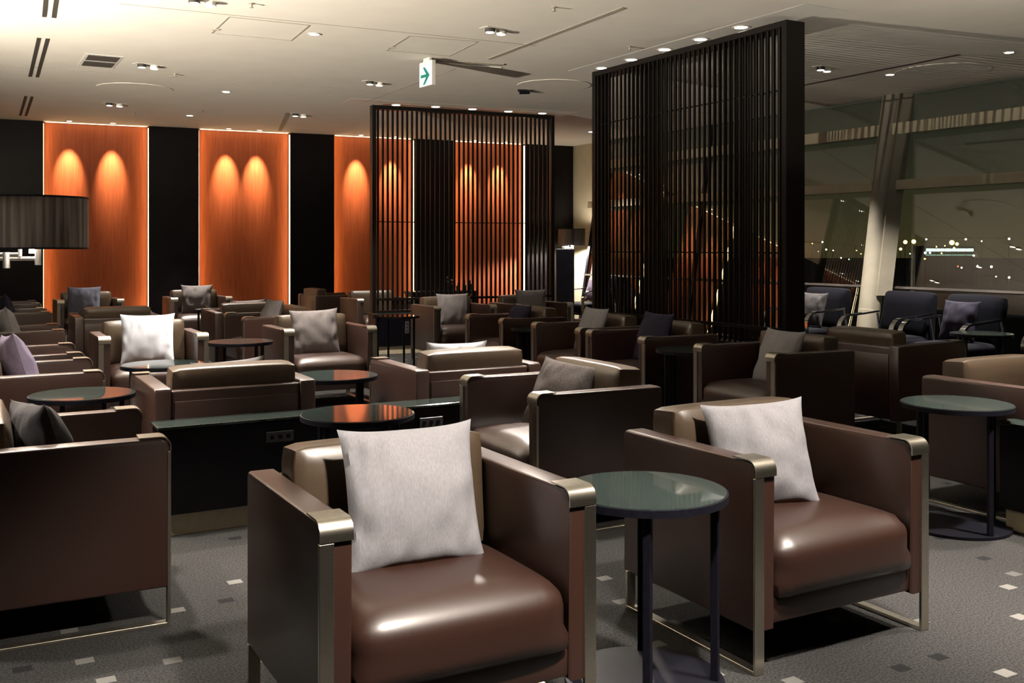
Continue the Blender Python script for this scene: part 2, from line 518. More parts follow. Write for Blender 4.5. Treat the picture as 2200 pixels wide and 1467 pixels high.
# small ceiling lights grazing the orange bays
grazers = [-2.1, -1.5, 0.345, 0.939, 2.619, 3.091, 4.739, 5.348, 6.754, 7.334]
gl = ['left one over the bay outside the left edge', 'right one over the bay outside the left edge', 'left one over the leftmost orange bay', 'right one over the leftmost orange bay', 'left one over the second orange bay',
      'right one over the second orange bay', 'left one over the third orange bay', 'right one over the third orange bay',
      'left one over the fourth orange bay', 'right one over the fourth orange bay']
def downlight(p, label, r=0.045, name='downlight', cat='ceiling light', group=None, mt='lens'):
    t = thing(name, label, cat, (p[0], p[1], CEIL), 0, group)
    new_obj('trim_ring', ring(bmesh.new(), r * 1.35, r, -0.006, 0.0, 28), M['white_plastic'], t, True)
    new_obj('lens', cyl(bmesh.new(), r * 0.98, -0.005, -0.001, 24), M[mt], t)
    return t
for s, g in zip(grazers, gl):
    p = P0 + DW * s + NW * 0.30
    t = downlight(p, 'tiny bright ceiling spot, ' + g, 0.035, group='wall grazing spots')
    a = P0 + DW * s + NW * 0.27
    spot('grazer_lamp', (p.x, p.y, CEIL - 0.03), (a.x - NW.x * 0.37, a.y - NW.y * 0.37, CEIL - 0.95), WALL_W * 1.2, 35, 1.0, (1.0, 0.80, 0.55), 0.02, t)

# window wall --------------------------------------------------------
def fac_prism(bm, t0, t1, h0, h1, o0, o1):
    c = [facade(t0, h0, o0), facade(t1, h0, o0), facade(t1, h0, o1), facade(t0, h0, o1),
         facade(t0, h1, o0), facade(t1, h1, o0), facade(t1, h1, o1), facade(t0, h1, o1)]
    v = [bm.verts.new(x) for x in c]
    for f in ((0, 1, 2, 3), (4, 5, 6, 7), (0, 1, 5, 4), (1, 2, 6, 5), (2, 3, 7, 6), (3, 0, 4, 7)):
        bm.faces.new([v[k] for k in f])
    return bm
bm = bmesh.new()
slab(bm, [Q0 + EW * -5.6 - MW * 0.05, Q0 + EW * -4.3 - MW * 0.05, Q0 + EW * -4.3 + MW * 0.2, Q0 + EW * -5.6 + MW * 0.2], 0, CEIL)
struct('wall_right', bm, M['wall'])
bays = [(-4.45, -1.6), (-1.6, 1.78), (1.78, 5.6), (5.6, 11), (11, 17.5)]
for i, (t0, t1) in enumerate(bays):
    w = struct('window_%d' % (i + 1), fac_prism(bmesh.new(), t0 + .03, t1 - .03, 0.12, CEIL - 0.02, -0.01, 0.01), M['pane'])
    fr = bmesh.new()
    fac_prism(fr, t0 - 0.03, t0 + 0.03, 0.0, CEIL - 0.001, -0.03, 0.06)
    new_obj('window_frame', fr, M['black_metal'], w)
for k, (h, th, dp, mm) in enumerate(((2.765, 0.137, 0.14, 'beam'), (2.085, 0.115, 0.14, 'beam'), (0.875, 0.025, 0.03, 'dark_wall'), (0.06, 0.12, 0.16, 'counter'))):
    struct('trim_%d' % (k + 1), fac_prism(bmesh.new(), -4.45, 17.5, h - th / 2, h + th / 2, -0.03 - dp, -0.03), M[mm])

# round leaning column and its flat fin
bm = bmesh.new()
base = Vector((4.06, 11.8, 0)); top = Vector((4.622, 12.374, CEIL))
rod(bm, base, top, 0.125, 40)
col = new_obj('leaning_column', bm, M['column'], smooth=True)
tag(col, 'round beige leaning column in front of the windows', 'column')
bm = bmesh.new()
rod(bm, base.lerp(top, 0.185), base.lerp(top, 0.188), 0.1262, 40)
new_obj('joint_ring', bm, M['seam'], col, True)
bm = bmesh.new()
fb = Vector((4.30, 11.82, 0.784)); ft = Vector((4.715, 12.2, CEIL - 0.001))
du = Vector((0.97, 0.0, 0)) * 0.088
dv = Vector((0.0, 1, 0)) * 0.03
vs = [bm.verts.new(p) for p in (fb - du - dv, fb + du - dv, fb + du + dv, fb - du + dv, ft - du - dv, ft + du - dv, ft + du + dv, ft - du + dv)]
for f in ((0, 1, 2, 3), (4, 5, 6, 7), (0, 1, 5, 4), (1, 2, 6, 5), (2, 3, 7, 6), (3, 0, 4, 7)):
    bm.faces.new([vs[k] for k in f])
tag(new_obj('window_fin', bm, M['column']), 'flat beige leaning fin just right of the round column', 'column')

# ================================================================== ARMCHAIRS
W, D, ARM, ATH = 0.807, 0.713, 0.67, 0.085
def build_armchair():
    t = thing('armchair', '', 'armchair')
    hw, hd = W / 2, D / 2
    for s in (-1, 1):
        bm = bmesh.new()
        xo, xi = s * (hw - 0.004), s * (hw - ATH)
        x0, x1 = min(xo, xi), max(xo, xi)
        # side profile with a rounded front top corner, softly bevelled
        prof = [(hd, 0.135), (hd, ARM - 0.006 - 0.02), (hd - 0.006, ARM - 0.012), (hd - 0.02, ARM - 0.006)]
        for k in range(7):
            a = R(90 + 90 * k / 6)
            prof.append((-hd + 0.034 + 0.03 * math.cos(a), ARM - 0.036 + 0.03 * math.sin(a)))
        prof.append((-hd + 0.004, 0.135))
        A = [bm.verts.new((x0, y, z)) for y, z in prof]
        B = [bm.verts.new((x1, y, z)) for y, z in prof]
        bm.faces.new(A); bm.faces.new(B[::-1])
        n = len(prof)
        side = []
        for k in range(n):
            bm.faces.new((A[k], B[k], B[(k + 1) % n], A[(k + 1) % n]))
        ed = [e for e in bm.edges if abs(e.verts[0].co.x - e.verts[1].co.x) < 1e-6]
        bmesh.ops.bevel(bm, geom=ed, offset=0.008, segments=3, profile=0.5, affect='EDGES')
        new_obj('arm', bm, M['leather'], t, True)
        # metal cap over the front end of the arm
        bm = bmesh.new()
        path = [(-hd + 0.105, ARM)]
        for k in range(9):
            a = R(90 + 90 * k / 8)
            path.append((-hd + 0.034 + 0.034 * math.cos(a), ARM - 0.034 + 0.034 * math.sin(a)))
        path.append((-hd, ARM - 0.05))
        extrude_path(bm, path, x0 - 0.003, x1 + 0.003, 0.0035)
        new_obj('arm_cap', bm, M['metal'], t, True)
        # flat metal sled leg, front strap, floor runner, rear leg
        lx0, lx1 = sorted((s * hw, s * (hw - 0.038)))
        bm = bmesh.new(); box(bm, lx0, lx1, -hd - 0.002, -hd + 0.010, 0.0, ARM - 0.052, 0.0015, 1)
        new_obj('leg', bm, M['metal'], t)
        bm = bmesh.new(); box(bm, lx0, lx1, hd - 0.03, hd - 0.018, 0.012, 0.14, 0.0015, 1)
        new_obj('leg', bm, M['metal'], t)
        bm = bmesh.new(); box(bm, lx0, lx1, -hd + 0.010, hd - 0.018, 0.0, 0.012, 0.0015, 1)
        new_obj('runner', bm, M['metal'], t)
    ix = hw - ATH
    bm = cushion_block(-ix + .004, ix - .004, -hd - 0.012, 0.14, 0.222, 0.404, 0.055, 0.034, 0.016)
    seat = new_obj('seat_cushion', bm, M['leather'], t, True)
    bm = bmesh.new(); box(bm, -ix - 0.002, ix + 0.002, -hd + 0.012, hd - 0.03, 0.145, 0.226, 0.008, 2)
    new_obj('front_rail', bm, M['leather'], t, True)
    bm = bmesh.new(); box(bm, -ix - .002, ix + .002, hd - 0.062, hd - 0.012, 0.14, ARM - 0.02, 0.012, 3)
    new_obj('back_panel', bm, M['leather'], t, True)
    bm = bmesh.new(); box(bm, -ix + .012, ix - .012, hd - 0.014, hd - 0.006, 0.18, ARM - 0.075, 0.004, 2)
    new_obj('back_inset', bm, M['leather'], t, True)
    bm = cushion_block(-ix + .006, ix - .006, 0.145, 0.293, 0.385, 0.744, 0.024, 0.006, 0.018)
    bmesh.ops.rotate(bm, verts=bm.verts, cent=(0, 0.29, 0.5), matrix=Matrix.Rotation(R(-4), 3, 'X'))
    new_obj('back_cushion', bm, M['leather_back'], t, True)
    return t

DIR = {'S': A29, 'N': A29 + PI, 'E': A29 + PI / 2, 'W': A29 - PI / 2}
chairs = {
 'A': ('S', -0.295, 2.981, 28.9, 'brown leather armchair nearest the camera, holding a light grey pillow'),
 'Two': ('S', 0.932, 3.686, 29.2, 'brown leather armchair on a metal sled frame at the right front, beyond the side table'),
 'B': ('E', -1.726, 3.804, 27.5, 'large dark brown armchair seen side on at the left front edge'),
 'C': ('W', 0.221, 5.163, 28.9, 'brown armchair facing left with a charcoal tweed pillow, behind the front pair'),
 'D': ('W', 1.761, 6.922, 28.8, 'brown armchair facing left with a light grey pillow in front of the tall screen'),
 'E': ('E', 2.766, 7.526, 29.5, 'brown armchair turned away to the windows, back to back with the light pillow chair'),
 'F': ('S', 2.693, 5.295, 29.0, 'brown armchair cut by the right edge behind the side table and low black cabinet'),
 'G': ('N', -1.55, 5.37, 29.0, 'brown armchair seen from behind above the left part of the black counter'),
 'H': ('N', -0.365, 6.115, 29.0, 'brown armchair seen from behind beyond the black counter, right of the orange reflecting table'),
 'I': ('S', -1.700, 8.809, 28.7, 'brown armchair facing the camera with a mid grey pillow, left of the smaller screen'),
 'J': ('S', -2.920, 8.086, 28.1, 'brown armchair facing the camera with a bright white pillow'),
 'K': ('S', -5.629, 13.398, 29.0, 'far armchair against the leftmost orange bay with a blue grey pillow'),
 'L': ('S', -4.390, 14.033, 28.7, 'far armchair in front of a black wall panel with a dark grey pillow'),
 'M': ('N', -4.073, 10.332, 28.1, 'brown armchair seen from behind, between the white pillow chair and the leftmost orange bay'),
 'N': ('N', -2.937, 11.079, 28.3, 'brown armchair seen from behind under the second orange bay'),
 'O': ('W', -2.500, 10.330, 29.0, 'brown armchair facing left just behind the mid grey pillow chair'),
 'P': ('E', -2.737, 5.729, 27.6, 'armchair at the left edge facing right, nearest of that column after the large side-on one'),
 'Q': ('E', -3.254, 6.688, 28.1, 'second armchair from the front in the left column of right-facing chairs'),
 'R': ('E', -4.182, 8.521, 28.1, 'third armchair in the left column of right-facing chairs, with a pale grey pillow'),
 'S': ('E', -5.385, 10.895, 28.8, 'fourth armchair in the left column of right-facing chairs, with a navy pillow'),
 'T': ('E', -6.240, 12.480, 29.0, 'farthest armchair at the left edge below the black wall panel'),
 'U': ('W', 1.091, 8.135, 29.4, 'brown armchair facing left with a navy pillow, just before the tall screen'),
 'X': ('W', 0.660, 8.972, 29.7, 'brown armchair facing left with a pale pillow, touching the navy pillow chair'),
 'Y': ('W', 0.009, 10.118, 28.8, 'farther brown armchair facing left with a dark navy pillow, before the smaller screen'),
 'V': ('S', -0.728, 12.079, 28.1, 'brown armchair facing the camera with a dark grey pillow in front of the smaller screen'),
 'Z': ('S', 0.200, 12.52, 28.0, 'brown armchair with a grey pillow near the right post of the smaller screen'),
 'XX': ('S', -1.870, 13.78, 29.0, 'far armchair left of the smaller screen, partly behind its black counter'),
 'WW': ('E', -2.684, 14.796, 29.9, 'far armchair turned right in front of the black wall panel left of the smaller screen'),
}
proto = build_armchair()
first = True
CH = {}
for k, (f, x, y, a, lb) in chairs.items():
    o = proto if first else copy_tree(proto)
    first = False
    o.location = (x, y, 0)
    o.rotation_euler = (0, 0, DIR[f] - A29 + R(a))
    tag(o, lb, 'armchair', 'brown leather armchairs')
    CH[k] = o

# ================================================================== PILLOWS
def pillow_mesh(size=0.42, thick=0.13, seed=0, crease=1.0):
    n = 34
    bm = bmesh.new()
    rnd = random.Random(seed)
    off = Vector((rnd.random() * 50, rnd.random() * 50, 0))
    def pt(i, j, s):
        u, v = -1 + 2 * i / n, -1 + 2 * j / n
        k = ((1 - u * u) * (1 - v * v))
        h = thick * 0.58 * (max(k, 0) ** 0.5)
        px = u * (1 - 0.075 * (1 - abs(v) ** 3.2))
        pz = v * (1 - 0.075 * (1 - abs(u) ** 3.2))
        w = noise.noise(Vector((px * 2.2, pz * 2.2, s * 3.0)) + off)
        edge = 1 - k
        w2 = noise.noise(Vector((px * 5.0, pz * 2.5, s * 7.0)) + off * 1.7)
        h2 = h + crease * (0.008 * w + 0.016 * w2 * edge) * min(1, k * 5)
        return Vector((px * size / 2, s * h2, pz * size / 2))
    F_ = {}
    for s in (-1, 1):
        for i in range(n + 1):
            for j in range(n + 1):
                border = i in (0, n) or j in (0, n)
                key = (i, j, 0 if border else s)
                if key in F_: continue
                p = pt(i, j, s)
                if border: p.y = 0
                F_[key] = bm.verts.new(p)
    g = lambda i, j, s: F_[(i, j, 0 if (i in (0, n) or j in (0, n)) else s)]
    for s in (-1, 1):
        for i in range(n):
            for j in range(n):
                q = [g(i, j, s), g(i + 1, j, s), g(i + 1, j + 1, s), g(i, j + 1, s)]
                bm.faces.new(q if s < 0 else q[::-1])
    return bm

def pillow(ck, fab, lab, dx=0.0, dy=0.0, lean=14, twist=0, roll=0, size=0.42, thick=0.13, seed=0, dz=0.0):
    c = CH[ck]
    o = new_obj('throw_pillow', pillow_mesh(size, thick, seed), F[fab], smooth=True)
    tag(o, lab, 'pillow', 'throw pillows on the armchairs')
    rz = c.rotation_euler.z
    m = Matrix.Translation(c.location) @ Matrix.Rotation(rz, 4, 'Z')
    loc = m @ Vector((dx, 0.030 + dy, 0.418 + size / 2 * math.cos(R(lean)) + dz))
    o.matrix_world = Matrix.Translation(loc) @ Matrix.Rotation(rz + R(twist), 4, 'Z') @ Matrix.Rotation(R(-lean), 4, 'X') @ Matrix.Rotation(R(roll), 4, 'Y')
    return o
pillow('A', 'light', 'light grey square pillow on the armchair nearest the camera', 0.0, -0.02, 16, -3, 0, 0.425, 0.14, 1, -0.012)
pillow('Two', 'light', 'light grey square pillow leaning in the right front armchair', -0.05, -0.03, 18, -20, -3, 0.395, 0.13, 2, -0.01)
pillow('B', 'dark', 'charcoal pillow lying in the large left armchair cut by the frame', -0.03, 0.0, 18, 16, 4, 0.40, 0.15, 3, -0.02)
pillow('C', 'tweed', 'charcoal tweed pillow with a slumped corner, on the left-facing chair behind the front pair', -0.05, 0.02, 26, 18, 4, 0.41, 0.15, 4, -0.035)
pillow('D', 'light', 'pale grey pillow on the left-facing armchair in front of the tall screen', 0.05, -0.03, 20, -6, 0, 0.41, 0.13, 5, -0.015)
pillow('G', 'light', 'light pillow peeping over the back of the chair above the left part of the counter', -0.02, 0.03, 12, 0, 3, 0.38, 0.13, 6, -0.025)
pillow('H', 'white', 'pale bluish pillow peeping over the back of the chair beyond the black counter', 0.03, 0.03, 12, 0, -1, 0.40, 0.13, 7, -0.02)
pillow('I', 'grey', 'mid grey pillow on the camera-facing chair left of the smaller screen', -0.03, -0.03, 15, -8, -2, 0.42, 0.13, 8, -0.015)
pillow('J', 'white', 'bright white pillow on a camera-facing armchair', 0.0, -0.02, 12, -8, 0, 0.415, 0.13, 9, -0.01)
pillow('K', 'blue', 'blue grey pillow on the far chair at the leftmost orange bay', -0.05, -0.02, 12, -10, 0, 0.42, 0.13, 10)
pillow('L', 'grey', 'dark grey pillow on the far chair before the first narrow black panel', 0.0, -0.02, 12, -10, 0, 0.42, 0.13, 11)
pillow('N', 'light', 'light pillow just showing over the chair back below the second orange bay', -0.02, 0.03, 10, 0, 2, 0.39, 0.13, 12, -0.02)
pillow('O', 'grey', 'small grey pillow corner showing behind the mid grey pillow chair', 0.0, -0.02, 18, 6, 0, 0.42, 0.13, 13)
pillow('P', 'purple', 'purple grey pillow at the left edge on the near right-facing chair', 0.05, 0.02, 16, 8, 6, 0.46, 0.15, 14)
pillow('R', 'light', 'pale grey pillow at the left edge on the third right-facing chair', 0.02, 0.02, 16, 8, 6, 0.44, 0.14, 15)
pillow('S', 'navy', 'navy pillow at the left edge on the fourth right-facing chair', 0.02, 0.02, 16, 8, 6, 0.44, 0.14, 16)
pillow('U', 'navy', 'navy purple pillow on the left-facing chair just before the tall screen', 0.03, -0.03, 18, -5, 0, 0.43, 0.13, 17)
pillow('X', 'light', 'pale pillow on the chair touching the navy pillow chair', 0.03, -0.03, 18, -5, 0, 0.42, 0.13, 18)
pillow('Y', 'navy', 'dark navy pillow low on the farther left-facing chair before the smaller screen', -0.02, 0.0, 20, 0, 0, 0.38, 0.13, 19)
pillow('V', 'grey', 'dark grey pillow on the camera-facing chair in front of the smaller screen', 0.0, -0.03, 12, -8, 0, 0.405, 0.13, 20, -0.015)
pillow('Z', 'grey', 'grey pillow on the chair near the right post of the smaller screen', 0.02, -0.02, 12, -8, 0, 0.42, 0.13, 21)

# ================================================================== SIDE TABLES
def build_table():
    t = thing('side_table', '', 'side table')
    new_obj('glass_top', cyl(bmesh.new(), 0.250, 0.586, 0.597, 64), M['glass_top'], t)
    new_obj('rim', ring(bmesh.new(), 0.256, 0.246, 0.572, 0.594, 64), M['black_metal'], t, True)
    for k in range(4):
        a = R(20 + 90 * k)
        bm = bmesh.new()
        cx_, cy_ = 0.215 * math.cos(a), 0.215 * math.sin(a)
        box(bm, cx_ - 0.012, cx_ + 0.012, cy_ - 0.012, cy_ + 0.012, 0.012, 0.574, 0.002, 1)
        new_obj('leg', bm, M['black_metal'], t)
    new_obj('base_plate', cyl(bmesh.new(), 0.245, 0.0, 0.014, 64), M['black_metal'], t)
    return t
tables = [
 (0.403, 3.141, -25, 'round dark glass side table between the two front armchairs'),
 (-0.708, 4.586, 40, 'round glass side table reflecting orange stripes, before the black counter'),
 (2.13, 4.887, -2, 'round dark glass side table at the right beside the low black cabinet'),
 (-2.213, 5.198, 30, 'round side table with a grey top at the left, behind the large side-on chair'),
 (-1.06, 5.95, 30, 'round table reflecting orange, between the two chairs seen from behind'),
 (-2.19, 8.10, 30, 'low round table showing orange, left of the mid grey pillow chair'),
 (-2.26, 6.52, 30, 'dark round table in front of the white pillow chair'),
 (-1.30, 11.15, 10, 'black round table in front of the smaller screen counter'),
 (1.297, 7.457, 5, 'black round table between the light and navy pillow chairs by the tall screen'),
 (0.226, 9.486, 5, 'small black table between the pale and the dark navy pillow chairs'),
 (-3.62, 12.35, 5, 'far dark table between the charcoal pillow chair and the chair under the second orange bay'),
]
tp = build_table()
for i, (x, y, a, lb) in enumerate(tables):
    o = tp if i == 0 else copy_tree(tp)
    o.location = (x, y, 0); o.rotation_euler = (0, 0, R(a))
    tag(o, lb, 'side table', 'round glass side tables')

# ================================================================== LOW BLACK COUNTERS
def counter(label, p, yaw, length, depth, sockets=(), h=0.515, name='low_counter'):
    """p: front left corner; runs along its own x, body towards +y"""
    t = thing(name, label, 'counter', (p[0], p[1], 0), yaw)
    bm = bmesh.new(); box(bm, 0.01, length - 0.01, 0.012, depth - 0.005, 0.10, h - 0.018, 0.003, 1)
    new_obj('body', bm, M['counter'], t)
    bm = bmesh.new(); box(bm, 0, length, 0, depth, h - 0.016, h, 0.003, 1)
    new_obj('glass_top', bm, M['glass_top'], t)
    bm = bmesh.new(); box(bm, 0.03, length - 0.03, 0.035, depth - 0.03, 0.0, 0.10)
    new_obj('plinth', bm, M['plinth'], t)
    for sx, sz, w_, h_ in sockets:
        bm = bmesh.new(); box(bm, sx - w_ / 2, sx + w_ / 2, 0.004, 0.012, sz - h_ / 2, sz + h_ / 2, 0.002, 1)
        s_ = new_obj('socket_plate', bm, M['socket'], t)
        for q in (-1, 0, 1):
            bm = bmesh.new()
            if w_ > h_: box(bm, sx + q * w_ * .3 - .009, sx + q * w_ * .3 + .009, 0.002, 0.005, sz - .01, sz + .01)
            else: box(bm, sx - .01, sx + .01, 0.002, 0.005, sz + q * h_ * .3 - .009, sz + q * h_ * .3 + .009)
            new_obj('outlet', bm, M['black_metal'], s_)
    return t
counter('long low black counter with socket plates, behind the armchair nearest the camera', (-1.640, 4.668), R(30.0), 2.55, 0.19,
        ((0.575, 0.42, 0.135, 0.052), (1.39, 0.42, 0.135, 0.052)))
cab = counter('low black cabinet cut by the right edge beside the side table', (2.285 + 0.02, 4.86), R(29 - 90), 1.3, 0.135)
# counters under the screens
SM0 = Vector((-1.79, 12.80, 0)); SM1 = Vector((0.55, 13.84, 0))
SB0 = Vector((0.797, 10.42, 0)); SB1 = Vector((2.147, 8.01, 0))
dm = (SM1 - SM0); am = math.atan2(dm.y, dm.x); lm = dm.length
nm = Vector((-math.sin(am), math.cos(am), 0))
p = SM0 - nm * 0.12
counter('black counter carrying the smaller screen', (p.x, p.y), am, lm + 0.02, 0.36, ((0.42, 0.33, 0.055, 0.15),))
db = (SB1 - SB0); ab = math.atan2(db.y, db.x); lbg = db.length
nb = Vector((-math.sin(ab), math.cos(ab), 0))
p = SB0 - nb * 0.10
counter('black counter carrying the tall screen', (p.x, p.y), ab, lbg + 0.02, 0.36)

# ================================================================== LATTICE SCREENS
def screen(label, p0, ang, length, n, sw, sd, base, topz, depth, post, ties, layers):
    t = thing('lattice_screen', label, 'screen', (p0.x, p0.y, base), ang)
    H = topz - base
    for x in (0.0, length - post):
        bm = bmesh.new(); box(bm, x, x + post, 0, depth, 0, H, 0.002, 1)
        new_obj('post', bm, M['slat'], t)
    bm = bmesh.new(); box(bm, post, length - post, 0, depth, H - 0.05, H, 0.002, 1)
    new_obj('top_rail', bm, M['slat'], t)
    bm = bmesh.new()
    box(bm, post, length - post, 0.0, depth, 0.0, 0.03)
    box(bm, post, length - post, 0.0, 0.02, 0.155, 0.185)
    new_obj('bottom_rail', bm, M['slat'], t)
    inner = length - 2 * post
    n0 = n
    for li, ly in enumerate(layers):
        bm = bmesh.new()
        off = 0.0
        n = n0 - 3 * li
        for k in range(n):
            x = post + inner * (k + 0.5 + off) / n
            if x + sw / 2 > length - post: continue
            box(bm, x - sw / 2, x + sw / 2, ly, ly + sd, 0.03, H - 0.05)
        new_obj('slat_panel', bm, M['slat'], t)
    for z in ties:
        bm = bmesh.new(); box(bm, post, length - post, layers[0] + sd, layers[0] + sd + 0.006, z - base - 0.006, z - base + 0.006)
        new_obj('tie_bar', bm, M['slat'], t)
    return t
screen('smaller openwork screen of thin dark upright slats before the orange bays', SM0, am, lm, 38, 0.026, 0.020, 0.515, 3.144, 0.12, 0.05, (1.67,), (0.03,))
screen('tall dense black screen of upright slats standing before the windows', SB0, ab, lbg, 40, 0.016, 0.018, 0.515, 3.144, 0.20, 0.055, (2.6, 1.3), (0.01, 0.14))

# ================================================================== FLOOR LAMPS
def floor_lamp(label, loc, z0, z1, r, arm_dir, watts, up=1.0, low=1.0, aim=None, shade='shade'):
    t = thing('floor_lamp', label, 'lamp', (loc[0], loc[1], 0), 0)
    ax, ay = arm_dir
    # base and pole stand aside, the arm carries the shade
    new_obj('base', cyl(bmesh.new(), 0.15, 0.0, 0.02, 48, ax, ay, bev=0.004), M['chrome'], t, True)
    new_obj('pole', rod(bmesh.new(), (ax, ay, 0.02), (ax, ay, z0 - 0.02), 0.012, 16), M['chrome'], t, True)
    bm = bmesh.new()
    zb = z0 - 0.045
    rod(bm, (ax, ay, zb), (0.04, 0, zb), 0.010, 12)
    rod(bm, (ax, ay, zb + 0.022), (-0.055, 0, zb + 0.022), 0.007, 12)
    rod(bm, (0.03, 0, zb - 0.03), (0.03, 0, zb + 0.05), 0.014, 12)
    rod(bm, (-0.055, 0, zb + 0.01), (-0.055, 0, zb + 0.05), 0.009, 12)
    rod(bm, (-0.12, 0, zb - 0.045), (-0.12, 0, zb + 0.03), 0.016, 12)
    new_obj('swing_arm', bm, M['satin'], t, True)
    sh = new_obj('lamp_shade', ring(bmesh.new(), r, r - 0.003, z0, z1, 72), M[shade], t, True)
    bm = bmesh.new()
    ring(bm, r + 0.002, r - 0.005, z0, z0 + 0.008, 72); ring(bm, r + 0.002, r - 0.005, z1 - 0.008, z1, 72)
    new_obj('shade_trim', bm, M['black_metal'], sh, True)
    bm = bmesh.new()
    bmesh.ops.create_uvsphere(bm, u_segments=20, v_segments=12, radius=0.04)
    bmesh.ops.translate(bm, verts=bm.verts, vec=(0, 0, (z0 + z1) / 2))
    rod(bm, (0, 0, z0 - 0.02), (0, 0, (z0 + z1) / 2 - 0.03), 0.012, 12)
    new_obj('bulb', bm, M['bulb'], t, True)
    point('bulb_light', (0, 0, (z0 + z1) / 2), watts * 0.35 * low, (1.0, 0.87, 0.70), 0.06, t)
    u_ = spot('uplight', (0, 0, 0), (0, 0, 1), watts * up, 167, 0.12, (1.0, 0.90, 0.76), 0.08)
    u_.parent = t; u_.location = (0, 0, z1 + 0.01)
    if aim:
        u_.location = (0, 0, z1 - 0.025)
        u_.rotation_euler = Vector(aim).to_track_quat('-Z', 'Y').to_euler()
        u_.data.spot_size = R(125); u_.data.spot_blend = 1.0; u_.data.shadow_soft_size = 0.02
    return t
floor_lamp('large floor lamp with a smoky drum shade at the left edge', (-2.283, 4.80), 1.336, 1.583, 0.249, (-0.36, 0.02), LAMP_W, 2.0, 3.6)
far_lamp = floor_lamp('far floor lamp with a smoky drum shade beside the pale wall', (1.0, 17.72), 1.38, 1.67, 0.235, (-0.16, 0.0), 90.0, 0.02, 0.9)
down_ = spot('downlight_of_lamp', (0, 0, 0), (0, 0, -1), 330.0, 165, 0.3, (1.0, 0.90, 0.76), 0.04)
down_.parent = far_lamp; down_.location = (0, 0, 1.45)
floor_lamp('unseen floor lamp added outside the left edge to brighten the ceiling, level with the large side-on chair', (-5.5, 4.9), 1.336, 1.583, 0.249, (-0.36, 0.02), LAMP_W, 38.0, 0.3, (4.0, 4.4, 2.0), 'black_metal')  # added lamp out of view, its aimed uplight brightens the ceiling from the left
floor_lamp('unseen floor lamp added outside the right edge by the windows to lift the ceiling', (3.75, 6.2), 1.336, 1.583, 0.249, (0.30, 0.02), LAMP_W, 0.7, 0.2)  # second added lamp out of view, a weak uplight for the right ceiling

bm = bmesh.new(); box(bm, -0.15, 0.15, -0.02, 0.02, 0, 1.32, 0.004, 1)
tag(new_obj('partition', bm, M['counter'], loc=(0.83, 16.6, 0), rot=(0, 0, R(5))), 'narrow dark upright panel below the far lamp shade', 'partition')

# ================================================================== WINDOW LOUNGE CHAIRS
def build_lounge():
    t = thing('lounge_chair', '', 'lounge chair')
    hw = 0.36
    for s in (-1, 1):
        # curved metal arm: rises at the front, sweeps back
        bm = bmesh.new()
        path = [(-0.34, 0.0), (-0.35, 0.2), (-0.36, 0.42)]
        for k in range(1, 8):
            a = R(180 - 100 * k / 7)
            path.append((-0.22 + 0.14 * math.cos(a), 0.50 + 0.13 * math.sin(a)))
        path += [(0.0, 0.642), (0.2, 0.66)]
        path = path[::-1]
        x0, x1 = sorted((s * hw, s * (hw - 0.055)))
        extrude_path(bm, path, x0, x1, 0.020)
        new_obj('arm', bm, M['chrome'], t, True)
        bm = bmesh.new(); rod(bm, (s * (hw - 0.022), 0.33, 0.0), (s * (hw - 0.022), 0.20, 0.652), 0.012, 10)
        new_obj('leg', bm, M['chrome'], t, True)
    new_obj('seat', cushion_block(-hw + .05, hw - .05, -0.32, 0.26, 0.28, 0.43, 0.04, 0.02, 0.01), M['navy'], t, True)
    bm = cushion_block(-hw + .05, hw - .05, 0.16, 0.29, 0.38, 0.88, 0.045, 0.01, 0.02)
    bmesh.ops.rotate(bm, verts=bm.verts, cent=(0, 0.25, 0.4), matrix=Matrix.Rotation(R(-12), 3, 'X'))
    new_obj('backrest', bm, M['navy'], t, True)
    bm = bmesh.new(); box(bm, -hw + .045, hw - .045, -0.28, 0.24, 0.24, 0.285, 0.004, 1)
    new_obj('seat_frame', bm, M['black_metal'], t)
    return t
lp = build_lounge()
lounges = [
 (3.86, 10.43, 'navy lounge chair with curved chrome arms just in front of the leaning column'),
 (4.20, 9.66, 'navy lounge chair with curved chrome arms right of the leaning column'),
 (4.70, 8.28, 'navy lounge chair cut by the right edge by the window table'),
 (3.32, 11.46, 'navy lounge chair by the window, next to the right post of the tall screen'),
 (1.26, 16.75, 'far navy lounge chair below the far floor lamp'),
]
for i, (x, y, lb) in enumerate(lounges):
    o = lp if i == 0 else copy_tree(lp)
    o.location = (x, y, 0); o.rotation_euler = (0, 0, A29 - PI / 2)
    tag(o, lb, 'lounge chair', 'navy lounge chairs')
def loose_pillow(x, y, z, fab, lab, rz, lean=18, seed=30, size=0.40):
    o = new_obj('throw_pillow', pillow_mesh(size, 0.12, seed), F[fab], smooth=True)
    tag(o, lab, 'pillow', 'throw pillows on the lounge chairs')
    o.matrix_world = Matrix.Translation((x, y, z)) @ Matrix.Rotation(rz, 4, 'Z') @ Matrix.Rotation(R(-lean), 4, 'X')
    return o
def on_lounge(i, dx=0.0, dy=0.055):
    x, y, _ = lounges[i]
    v = Matrix.Rotation(A29 - PI / 2, 3, 'Z') @ Vector((dx, dy, 0))
    return x + v.x, y + v.y
x_, y_ = on_lounge(3); loose_pillow(x_, y_, 0.645, 'dark', 'grey pillow on the window chair next to the tall screen', A29 - PI / 2, 16, 31)
x_, y_ = on_lounge(4); loose_pillow(x_, y_, 0.645, 'purple', 'purple grey pillow on the far lounge chair below the far lamp', A29 - PI / 2, 16, 32)
x_, y_ = on_lounge(1); loose_pillow(x_, y_, 0.645, 'navy', 'navy pillow on the lounge chair right of the leaning column', A29 - PI / 2, 16, 33)
